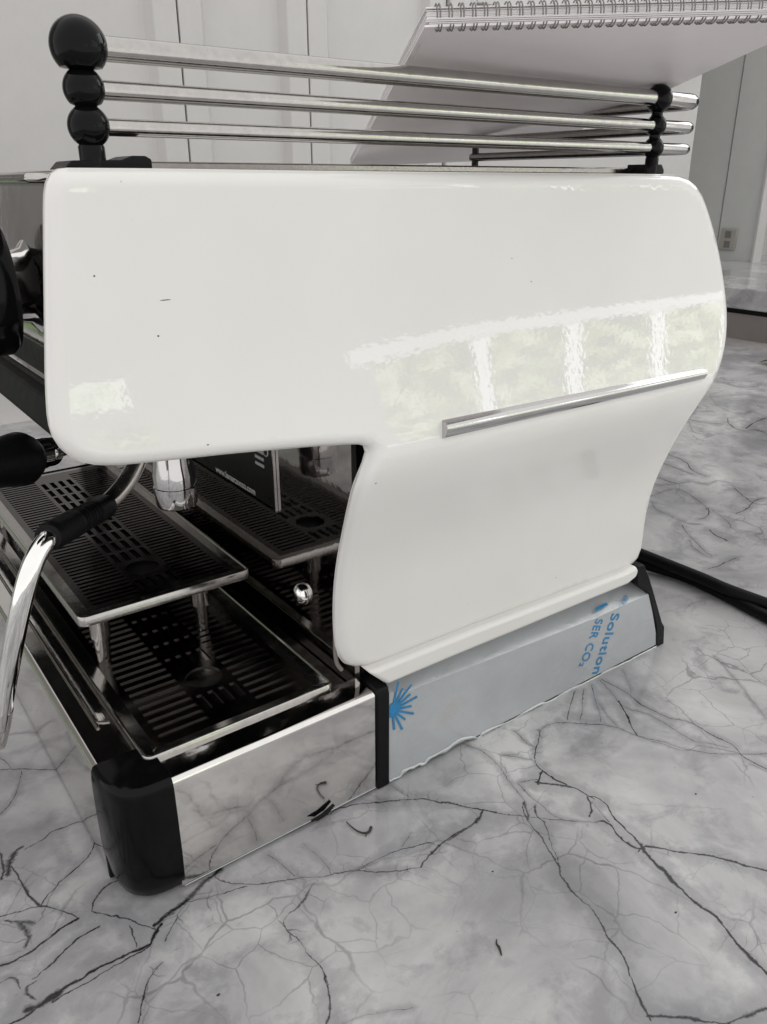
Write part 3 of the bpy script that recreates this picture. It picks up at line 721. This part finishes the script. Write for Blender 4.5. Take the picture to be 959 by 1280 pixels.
def film_text(name, s, pstart, pend, size_px=None, height=.012, bold=.0, space=1.06):
    a = onfilm(*pstart); b = onfilm(*pend); a[1] = b[1] = -.0008
    r = Vector(b-a); L = r.length; r.normalize(); up = Vector((0, -1, 0)).cross(r); up = -up if up.x < 0 else up
    o = text_mesh(name, s, 1, (0, 0, 0), (1, 0, 0), (0, 1, 0), M['blue'], film, .0, bold, space)
    me = o.data; w = max(v.co.x for v in me.vertices); x0 = min(v.co.x for v in me.vertices); kx = L/(w-x0)
    for v in me.vertices:
        c = Vector(a)+r*((v.co.x-x0)*kx)+up*(v.co.y*height/.72); v.co = wrap(c)
    return o
film_text('printed_word', 'Solution', (766, 767), (741, 843), height=.0128, bold=.017)
film_text('printed_word', 'SER CO', (746, 774), (727, 827), height=.0115, bold=.012)
film_text('printed_digit', '2', (726, 828), (724, 834), height=.006, bold=.01)
film_text('printed_mark', '\u00ae', (779, 746), (777, 757), height=.0085, bold=.0)
stq = [wrap(Vector(onfilm(x, y, -.0008))) for x, y in ((744,760),(758,753),(760,756),(746,763))]
mesh('printed_stroke', stq+[v+Vector((0, 0, -.0003)) for v in stq], [(0, 1, 2, 3), (7, 6, 5, 4), (0, 1, 5, 4), (1, 2, 6, 5), (2, 3, 7, 6), (3, 0, 4, 7)], M['blue'], film, smooth=False)
# torn film bits under the polished skirt
px_prism('torn_film', [(389,1026),(402,1018),(417,1005),(419,1007),(410,1018),(398,1026)], -.003, -.0022, M['matte'], mach)
tube('hem_edge', [(.003, -.0006, .0022), (xs-.001, -.0004, .0026)], .0003, M['film'], mach, 6)
# ----- grates
def grate(name, x0, x1, y0, y1, z, hole_y, par, pitch=.0092, sw_=.0042, thick=.0022, mat=None, bev=.0007):
    W = x1-x0; xl0, xl1 = x0+W*.05, x0+W*.345; xr0, xr1 = x0+W*.655, x0+W*.95
    cx_ = (x0+x1)/2; hr = W*.115; hs = hr*1.12
    cw = W*.036; gaps = []
    ccols = [cx_+(i-1.5)*W*.072 for i in range(4)]
    holes = []  # rects
    y = y0+.008
    while y+sw_ < y1-.006:
        holes += [(xl0, xl1, y, y+sw_), (xr0, xr1, y, y+sw_)]; y += pitch
    sl = .0195
    ys = [hole_y-hs-.004-sl]
    for yv in ys:
        if yv > y0+.003:
            for c in ccols: holes.append((c-cw/2, c+cw/2, yv, yv+sl))
    y = hole_y+hs+.004; j = 0
    while y+sl < y1-.006:
        sh = (0.0, .5)[j % 2]*0
        for i, c in enumerate(ccols): holes.append((c-cw/2, c+cw/2, y, y+sl))
        y += sl+.0045; j += 1
        if j % 5 == 4: y += .0
    sq = (cx_-hs, cx_+hs, hole_y-hs, hole_y+hs); allr = holes+[sq]
    X = sorted(set([round(v, 6) for v in [x0, x1]+[h for r in allr for h in r[:2]]])); Y = sorted(set([round(v, 6) for v in [y0, y1]+[h for r in allr for h in r[2:]]]))
    def clean(A):
        o = [A[0]]
        for a in A[1:]:
            if a-o[-1] > 1e-6: o.append(a)
        return o
    X, Y = clean(X), clean(Y)
    Fm = np.ones((len(X)-1, len(Y)-1), bool)
    xc = (np.array(X[1:])+X[:-1])/2; yc_ = (np.array(Y[1:])+Y[:-1])/2
    for r in allr: Fm[np.ix_((xc > r[0]) & (xc < r[1]), (yc_ > r[2]) & (yc_ < r[3]))] = False
    bm = bmesh.new(); vt = {}
    def gv(x, y, zz_):
        k = (round(x, 6), round(y, 6), round(zz_, 6))
        if k not in vt: vt[k] = bm.verts.new((x, y, zz_))
        return vt[k]
    nx, ny = Fm.shape
    for i in range(nx):
        for j in range(ny):
            if not Fm[i, j]: continue
            a, b, c, d = (X[i], Y[j]), (X[i+1], Y[j]), (X[i+1], Y[j+1]), (X[i], Y[j+1])
            bm.faces.new([gv(*p, z) for p in (a, b, c, d)])
            for (p, q, ii, jj) in ((a, b, i, j-1), (b, c, i+1, j), (c, d, i, j+1), (d, a, i-1, j)):
                if ii < 0 or jj < 0 or ii >= nx or jj >= ny or not Fm[ii, jj]:
                    pm_ = ((p[0]+q[0])/2, (p[1]+q[1])/2)
                    onsq = sq[0]-1e-6 <= pm_[0] <= sq[1]+1e-6 and sq[2]-1e-6 <= pm_[1] <= sq[3]+1e-6
                    if not onsq: bm.faces.new([gv(*q, z), gv(*p, z), gv(*p, z-thick), gv(*q, z-thick)])
    # ring round the drain hole
    xs_ = [v for v in X if sq[0]-1e-6 <= v <= sq[1]+1e-6]; ys_ = [v for v in Y if sq[2]-1e-6 <= v <= sq[3]+1e-6]
    per = [(v, sq[2]) for v in xs_[:-1]]+[(sq[1], v) for v in ys_[:-1]]+[(v, sq[3]) for v in xs_[::-1][:-1]]+[(sq[0], v) for v in ys_[::-1][:-1]]
    # densify ring
    per2 = []
    for k in range(len(per)):
        p, q = per[k], per[(k+1) % len(per)]; per2.append(p)
    outer = [gv(*p, z) for p in per2]; NC = 28
    ang = [math.atan2(p[1]-hole_y, p[0]-cx_) for p in per2]
    inner = []; 
    cir = [bm.verts.new((cx_+hr*math.cos(2*math.pi*k/NC), hole_y+hr*math.sin(2*math.pi*k/NC), z)) for k in range(NC)]
    low = [bm.verts.new((v.co.x, v.co.y, z-thick)) for v in cir]
    def near(a): return int(round(a/(2*math.pi)*NC)) % NC
    for k in range(len(outer)):
        a0, a1 = near(ang[k]), near(ang[(k+1) % len(outer)])
        seq = [a0]
        while seq[-1] != a1: seq.append((seq[-1]+1) % NC)
        poly = [outer[k], outer[(k+1) % len(outer)]]+[cir[s] for s in seq[::-1]]
        if len(set(poly)) >= 3:
            try: bm.faces.new(list(dict.fromkeys(poly)))
            except ValueError: pass
    for k in range(NC): bm.faces.new([cir[k], cir[(k+1) % NC], low[(k+1) % NC], low[k]])
    bmesh.ops.recalc_face_normals(bm, faces=bm.faces[:])
    bmesh.ops.dissolve_limit(bm, angle_limit=.01, verts=bm.verts[:], edges=bm.edges[:]) if False else None
    me = bpy.data.meshes.new(name); bm.to_mesh(me); bm.free()
    # normals must point up
    if sum(p.normal.z*p.area for p in me.polygons) < 0: me.flip_normals()
    o = put(name, me, mat or M['grate'], par); bevel(o, bev, 2, 50); return o
def rim(name, x0, x1, y0, y1, z, h, w, r, mat, par, inw=.008, drop=.002):
    """rounded tray rim: bead round the edge and a band that slopes in to the grate"""
    def loop(i, zv):
        xa_, xb_, ya_, yb_ = x0+i, x1-i, y0+i, y1-i; rr = max(r-i, .0015); L = []
        for (cx_, cy_, s) in ((xb_-rr, ya_+rr, -90), (xb_-rr, yb_-rr, 0), (xa_+rr, yb_-rr, 90), (xa_+rr, ya_+rr, 180)):
            for k in range(7): a = math.radians(s+k*15); L.append((cx_+rr*math.cos(a), cy_+rr*math.sin(a), zv))
        return L
    secs = [(0, z-h), (0, z-.001), (.0006, z), (w, z), (w+.0008, z-.0012), (w+inw, z-drop), (w+inw, z-drop-.002)]
    v = []; f = []
    for i, zv in secs: v += loop(i, zv)
    n = 28
    for s in range(len(secs)-1):
        for k in range(n): f.append((s*n+k, s*n+(k+1) % n, (s+1)*n+(k+1) % n, (s+1)*n+k))
    return mesh(name, v, f, mat, par, angle=40)
gx0, gx1, gy0, gy1 = -.0045, .1385, .0235, MW-.03
hy = at(249, 848, 2, ZB)[1]
rim('tray_rim', gx0, gx1, gy0, gy1, ZB+.0035, .006, .0016, .006, M['rail_steel'], mach, .010, .0035)
grate('drip_grate', gx0+.0116, gx1-.0116, gy0+.0116, gy1-.0116, ZB, hy, mach)
box('grate_pan', (gx0+.005, gy0+.005, ZB-.012), (gx1-.005, gy1-.005, ZB-.0100), M['matte'], mach)
# raised cup stand (lifts off)
stand = thing('cup_stand', 'raised slotted steel cup grate on short legs above the drip tray', 'cup stand', (.07, .33, ZB))
ZS = .135
c1 = at(105, 772, 2, ZS); c2 = at(313, 711, 2, ZS)
sx0, sx1, sy0, sy1 = c1[0]-.004, c2[0]+.0005, c2[1]-.001, .50
hy2 = at(171, 709, 2, ZS)[1]
rim('stand_rim', sx0, sx1, sy0, sy1, ZS, .0075, .002, .007, M['rail_steel'], stand, .008, .0012)
grate('stand_grate', sx0+.010, sx1-.010, sy0+.010, sy1-.010, ZS-.0012, hy2, stand, pitch=.0066, sw_=.0031, bev=.0005)
box('stand_bottom', (sx0+.002, sy0+.002, ZS-.0073), (sx1-.002, sy1-.002, ZS-.0060), M['matte'], stand)
for (x, y) in [(sx0+.016, sy0+.010), (sx1-.042, sy0+.012), (sx0+.016, sy1-.02), (sx1-.042, sy1-.02)]:
    lathe('leg', [(.0075, 0), (.0075, .016), (.0062, .0165), (.0050, ZS-.0075-ZB+.0005)], (x, y, ZS-.0075), (0, 0, -1), M['rail_steel'], stand, 24)
# group spout under the body
gp = at(222, 632, 1, .16); gt_ = at(221, 585, 1, .16)
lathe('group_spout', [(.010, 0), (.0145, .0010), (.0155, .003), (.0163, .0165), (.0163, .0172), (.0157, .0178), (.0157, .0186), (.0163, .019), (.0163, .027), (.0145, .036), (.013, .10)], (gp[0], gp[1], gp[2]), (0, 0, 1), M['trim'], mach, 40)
for gy in (.20, .42):
    lathe('group_head', [(.03, 0), (.034, .003), (.034, .03), (.030, .034), (.030, .06)], (.085, gy+.05, .262), (0, 0, 1), M['chrome'], mach, 40)
    lathe('group_bolt', [(.004, 0), (.004, .006), (.002, .007)], (.085, gy-.02, .305), (0, 0, -1), M['chrome'], mach, 12)
# ----- steam wand
wand = [(176, 560, .56), (170, 580, .555), (160, 600, .55), (146, 618, .542), (130, 633, .53)]
P = [at_depth(*w) for w in wand]
tube('steam_pipe', smooth_path(P, 6), .0062, M['soft'], mach, 20)
P2 = [at_depth(66, 668, .45), at_depth(58, 676, .442), at_depth(46, 694, .436), at_depth(36, 720, .433), at_depth(27, 755, .436), at_depth(18, 800, .445), at_depth(9, 850, .46), at_depth(3, 890, .475)]
tube('steam_pipe', smooth_path([P2[0]-(P2[1]-P2[0])*1.5]+P2, 6), .0056, M['chrome'], mach, 20)
tube('wand_tip', smooth_path([at_depth(3.5, 886, .474), at_depth(0, 908, .481), at_depth(-3, 930, .49)], 4), [.0060, .0060, .0050], M['steel'], mach, 20, round_end=False)
g0, g1 = at_depth(133, 632, .532), at_depth(60, 672, .443); prof_r = []
gpts = []
for k in range(49):
    s = k/48; gpts.append(g0*(1-s)+g1*s)
    r = .0083 + (.0002 if s > .5 else 0)
    if .30 < s < .62: r -= .0007*(.5-.5*math.cos((s-.30)/.32*2*math.pi*6))
    if s < .03 or s > .97: r -= .001
    prof_r.append(r)
tube('rubber_grip', gpts, prof_r, M['rubber'], mach, 24)
# ----- steam knob on the fascia
kc = np.array([-.0295, .060, .381])
lathe('steam_knob', [(.020, 0), (.032, .001), (.034, .004), (.0345, .020), (.0335, .0215), (.0335, .023), (.0345, .0245), (.034, .040), (.030, .046), (.0001, .048)], kc, (-1, 0, 0), M['black'], mach, 48)
lathe('knob_collar', [(.024, 0), (.024, .006), (.019, .010), (.017, .019)], kc+[.0185, 0, 0], (-1, 0, 0), M['steel'], mach, 40)
# ----- portafilter
pf = thing('portafilter', 'portafilter with black handle and chrome ferrule locked under the front group', 'portafilter', (.085, .25, .23))
h0 = at_depth(60, 565, .575); h1 = at_depth(30, 573, .545); h2 = at_depth(-60, 590, .47)
u_ = _n(h2-h1)
lathe('ferrule', [(.0095, 0), (.0105, .001), (.0105, .012), (.0098, .013), (.0112, .014), (.0112, .034)], h0-u_*.004, u_, M['chrome'], pf, 32)
lathe('handle', [(.012, 0), (.0165, .002), (.0185, .008), (.0172, .02), (.0150, .045), (.0165, .08), (.0150, .108), (.006, .118), (.0001, .12)], h1-u_*.002, u_, M['rubber'], pf, 36)
tube('neck', [h0, np.array([.085, .25, .247])], .007, M['chrome'], pf, 16)
lathe('basket_ring', [(.033, 0), (.035, .002), (.035, .022), (.032, .024)], (.085, .25, .236), (0, 0, 1), M['chrome'], pf, 40)
# ----- cup rail: posts with balls, three bars that bend round the back
YR = .030
fb = [at(98, 58, 1, YR), at(105, 111, 1, YR), at(110, 158, 1, YR)]; rb = [at(823, 123, 1, YR), at(820, 157, 1, YR), at(817, 185, 1, YR)]
rails = [(.0059, fb[0], rb[0]), (.0047, fb[1], rb[1]), (.0043, fb[2], rb[2])]
xend = [at(878, 131, 1, YR)[0], at(873, 161, 1, YR)[0], at(869, 187, 1, YR)[0]]
for (r, a, b), xe in zip(rails, xend):
    z0 = a[2]; z1 = b[2]; rb_ = .017
    path = [(a[0], YR, z0)]+[(a[0]+(xe-rb_-a[0])*k/12, YR, z0+(z1-z0)*min(1, k/11)) for k in range(1, 13)]
    for k in range(1, 9): aa = math.pi/2*k/8; path.append((xe-rb_+rb_*math.sin(aa)-r*.5, YR+rb_-rb_*math.cos(aa), z1))
    path += [(xe-r*.5, YR+rb_+.025*k, z1) for k in range(1, 11)]
    tube('rail_bar', path, r*.94, M['rail_steel'], mach, 24)
def post(x, y, zc, rad, zb, slant=0):
    pr_ = []
    zbot = zb; pr_.append((.0062 if rad[0] > .011 else .0050, 0))
    st = pr_[0][0]
    order = sorted(zip(zc, rad))
    h = order[0][0]-zbot
    pr_.append((st, h-order[0][1]*.9))
    for i, (z, r) in enumerate(order):
        c = z-zbot; lo_ = -80 if i else -55; hi_ = 90 if i == len(order)-1 else 60
        for a in range(lo_ if i == 0 else -58, hi_+1, 8): pr_.append((max(r*math.cos(math.radians(a)), .00001), c+r*math.sin(math.radians(a))))
        if i < len(order)-1:
            zn = order[i+1][0]-zbot; rn = order[i+1][1]; mid = (c+r*.87+zn-rn*.85)/2
            pr_.append((min(r, rn)*.52, mid-.0005)); pr_.append((min(r, rn)*.52, mid+.0005))
    # keep heights monotone
    q = [pr_[0]]
    for p in pr_[1:]:
        if p[1] > q[-1][1]+1e-6: q.append(p)
    o = lathe('rail_post', q, (x, y, zbot), (0, 0, 1), M['black'], mach, 40)
    for k in range(12):
        a = 2*math.pi*k/12
    return o
post(fb[1][0], YR, [p[2] for p in fb], [.0130, .0096, .0098], ZT-.001)
post(rb[1][0], YR, [p[2] for p in rb], [.0100, .0078, .0078], ZT-.001)
lathe('rail_stay', [(.0035, 0), (.0035, rb[0][2]-ZT+.004)], (xend[1]-.0025, YR+.017+.245, ZT-.001), (0, 0, 1), M['black'], mach, 16)
bk = at(75, 207, 1, YR)[0]; bk2 = at(176, 205, 1, YR+.01)[0]
for yb_ in (YR,):
    prism('post_bracket', [(bk, ZT-.001), (bk+.004, ZT+.003), (fb[1][0]+.012, ZT+.0035), (fb[1][0]+.018, ZT+.0055), (bk2-.003, ZT+.0055), (bk2, ZT+.004), (bk2, ZT-.001)], 1, yb_-.006, yb_+.02, M['strip'], mach, .0008)
    prism('post_bracket', [(rb[1][0]-.004, ZT-.001), (rb[1][0]-.004, ZT+.006), (rb[1][0]+.011, ZT+.006), (rb[1][0]+.0145, ZT+.002), (rb[1][0]+.0145, ZT-.001)], 1, yb_-.002, yb_+.02, M['strip'], mach, .0008)
# ------------------------------------------------------------------ spiral notebook
A = ray(531, 34); Bq = ray(959, 22); dd = _n(ray(376, 322)); nab = np.cross(A, Bq); ee = _n(np.cross(nab, dd)); NN = _n(np.cross(dd, ee))
if NN[2] < 0: NN = -NN
touch = at(823, 107, 1, YR+.004)
def onpad(px, py): r = ray(px, py); return CAM+r*np.dot(touch-CAM, NN)/np.dot(r, NN)
a0 = onpad(531, 34); c0 = onpad(840, 110)
if np.dot(ee, c0-a0) < 0: ee = -ee
wpad = float(np.dot(ee, c0-a0)); dend = onpad(440, 206); lpad = float(np.dot(dd, dend-a0))+.02
# stop where the pad would meet the machine top
lmax = (ZT+.004-a0[2])/dd[2] if dd[2] < 0 else lpad
print('pad', a0, wpad, lpad, lmax, dd, ee)
lpad = min(lpad, lmax) if lmax > .2 else lpad
book = thing('spiral_notebook', 'large spiral-bound pad lying tilted across the cup rail', 'notebook', tuple(a0))
def pad_slab(name, w0, w1, l0, l1, h0_, h1_, mat, wob=0, nl=14):
    v = []; f = []
    for i in range(nl+1):
        l = l0+(l1-l0)*i/nl
        for (w, h) in ((w0, h0_), (w1, h0_), (w1, h1_), (w0, h1_)):
            jit = (random.random()-.5)*wob if w == w0 else 0
            sag = -.004*math.sin(math.pi*i/nl)*0
            v.append(a0+ee*(w+jit)+dd*l+NN*(h+sag))
    for i in range(nl):
        for k in range(4): f.append((i*4+k, i*4+(k+1) % 4, (i+1)*4+(k+1) % 4, (i+1)*4+k))
    f += [(3, 2, 1, 0), (nl*4, nl*4+1, nl*4+2, nl*4+3)]
    return mesh(name, v, f, mat, book, smooth=False)
pad_slab('back_cover', 0, wpad, .0, lpad, 0, .0010, M['card'])
for k in range(9):
    w = .0006+random.random()*.0022; l = random.random()*.0015
    pad_slab('page', w, wpad-.001-random.random()*.001, .0005+l, lpad-.003, .00115+k*.0008, .00115+k*.0008+.00062, M['paper'], .0006, 10)
pad_slab('front_cover', .001, wpad-.0005, .0004, lpad-.002, .0086, .0093, M['card'])
RCOIL = .0062; ncoil = int((wpad-.01)/.0062)
rv, rf = [], []
cring = None
def coil_mesh():
    pts = []
    for k in range(25):
        a = math.radians(-15+360*k/24*.92)
        pts.append(dd*(.0015-.0065*math.cos(a))+NN*(.0046+RCOIL*math.sin(a))+ee*(.0010*k/24))
    return pts
for j in range(ncoil):
    for dbl in (0, .0016):
        if cring is None:
            cring = tube('ring', coil_mesh(), .00042, M['wire'], book, 6)
            base_me = cring.data; o = cring
        else:
            o = bpy.data.objects.new('ring', base_me); COL.objects.link(o)
        o.parent = book; o.matrix_parent_inverse = book.matrix_world.inverted()
        o.location = a0+ee*(.006+j*.0062+dbl)
v = []
# torn paper scrap at the corner
for p in ((528, 52), (524, 66), (519, 74), (523, 60)): v.append(onpad(*p)-NN*.0006)
v += [np.array(q)+NN*.0004 for q in v[:4]]
mesh('torn_scrap', v, [(0, 1, 2, 3), (7, 6, 5, 4), (0, 1, 5, 4), (1, 2, 6, 5), (2, 3, 7, 6), (3, 0, 4, 7)], M['paper'], book, smooth=False)
# ------------------------------------------------------------------ cables and crumbs
def cable(px, r, z, lab, name='power_cable'):
    P = [at(x, y, 2, zz_) for (x, y), zz_ in zip(px, z)]
    return tag(tube(name, smooth_path(P, 8), r, M['rubber'], None, 14), lab, 'cable', 'cables running from behind the machine')
cable([(770,694),(808,706),(855,720),(899,740),(959,771),(1040,812)], .0066, [.012, .008, .0068, .0068, .0068, .0068], 'lower of the two black cables, lying directly on the marble')
cable([(770,680),(808,695),(873,721),(910,737),(959,755),(1040,785)], .0066, [.028, .022, .018, .0165, .014, .011], 'upper of the two black cables, crossing over the other one')
st = thing('stem_crumb', 'tiny dried curled plant stem on the marble near the steel skirt', 'crumb', tuple(at(450, 1035, 2, 0)))
tube('stalk', smooth_path([at(x, y, 2, .0012) for x, y in ((437, 1031), (444, 1037), (453, 1041), (461, 1040), (464, 1034))], 5), [.0004, .0007, .0012], M['crumb'], st, 7)
tube('twig', [at(433, 1027, 2, .001), at(440, 1034, 2, .001)], .0004, M['crumb'], st, 6)
tube('twig', [at(459, 1041, 2, .001), at(457, 1046, 2, .001)], .0003, M['crumb'], st, 6)
tag(tube('thread', smooth_path([at(x, y, 2, .0007) for x, y in ((621, 1174), (621, 1180), (624, 1184), (626, 1190), (627, 1194))], 5), [.0003, .0008, .0004], M['crumb'], None, 7), 'short dark curved fibre lying alone on the marble in front', 'fibre')
for i, (x, y, s, lab) in enumerate([(273, 1243, 1.0, 'small dark crumb on the marble at the lower left'), (616, 1089, .7, 'tiny dark crumb on the marble right of the centre vein'),
                          (870, 992, .8, 'tiny dark crumb between the two diagonal veins at the right'), (845, 1140, .8, 'tiny dark crumb just above the thick diagonal vein')]):
    c = at(x, y, 2, .0006*s)
    v = [(c[0]+.0012*s*math.cos(a)*(1+.3*math.sin(3*a)), c[1]+.0008*s*math.sin(a), .0002) for a in np.linspace(0, 5.5, 8)]+[(c[0], c[1], .0012*s)]
    tag(mesh('crumb', v, [(k, (k+1) % 8, 8) for k in range(8)]+[tuple(range(7, -1, -1))], M['crumb']), lab, 'crumb', 'crumbs scattered on the marble')
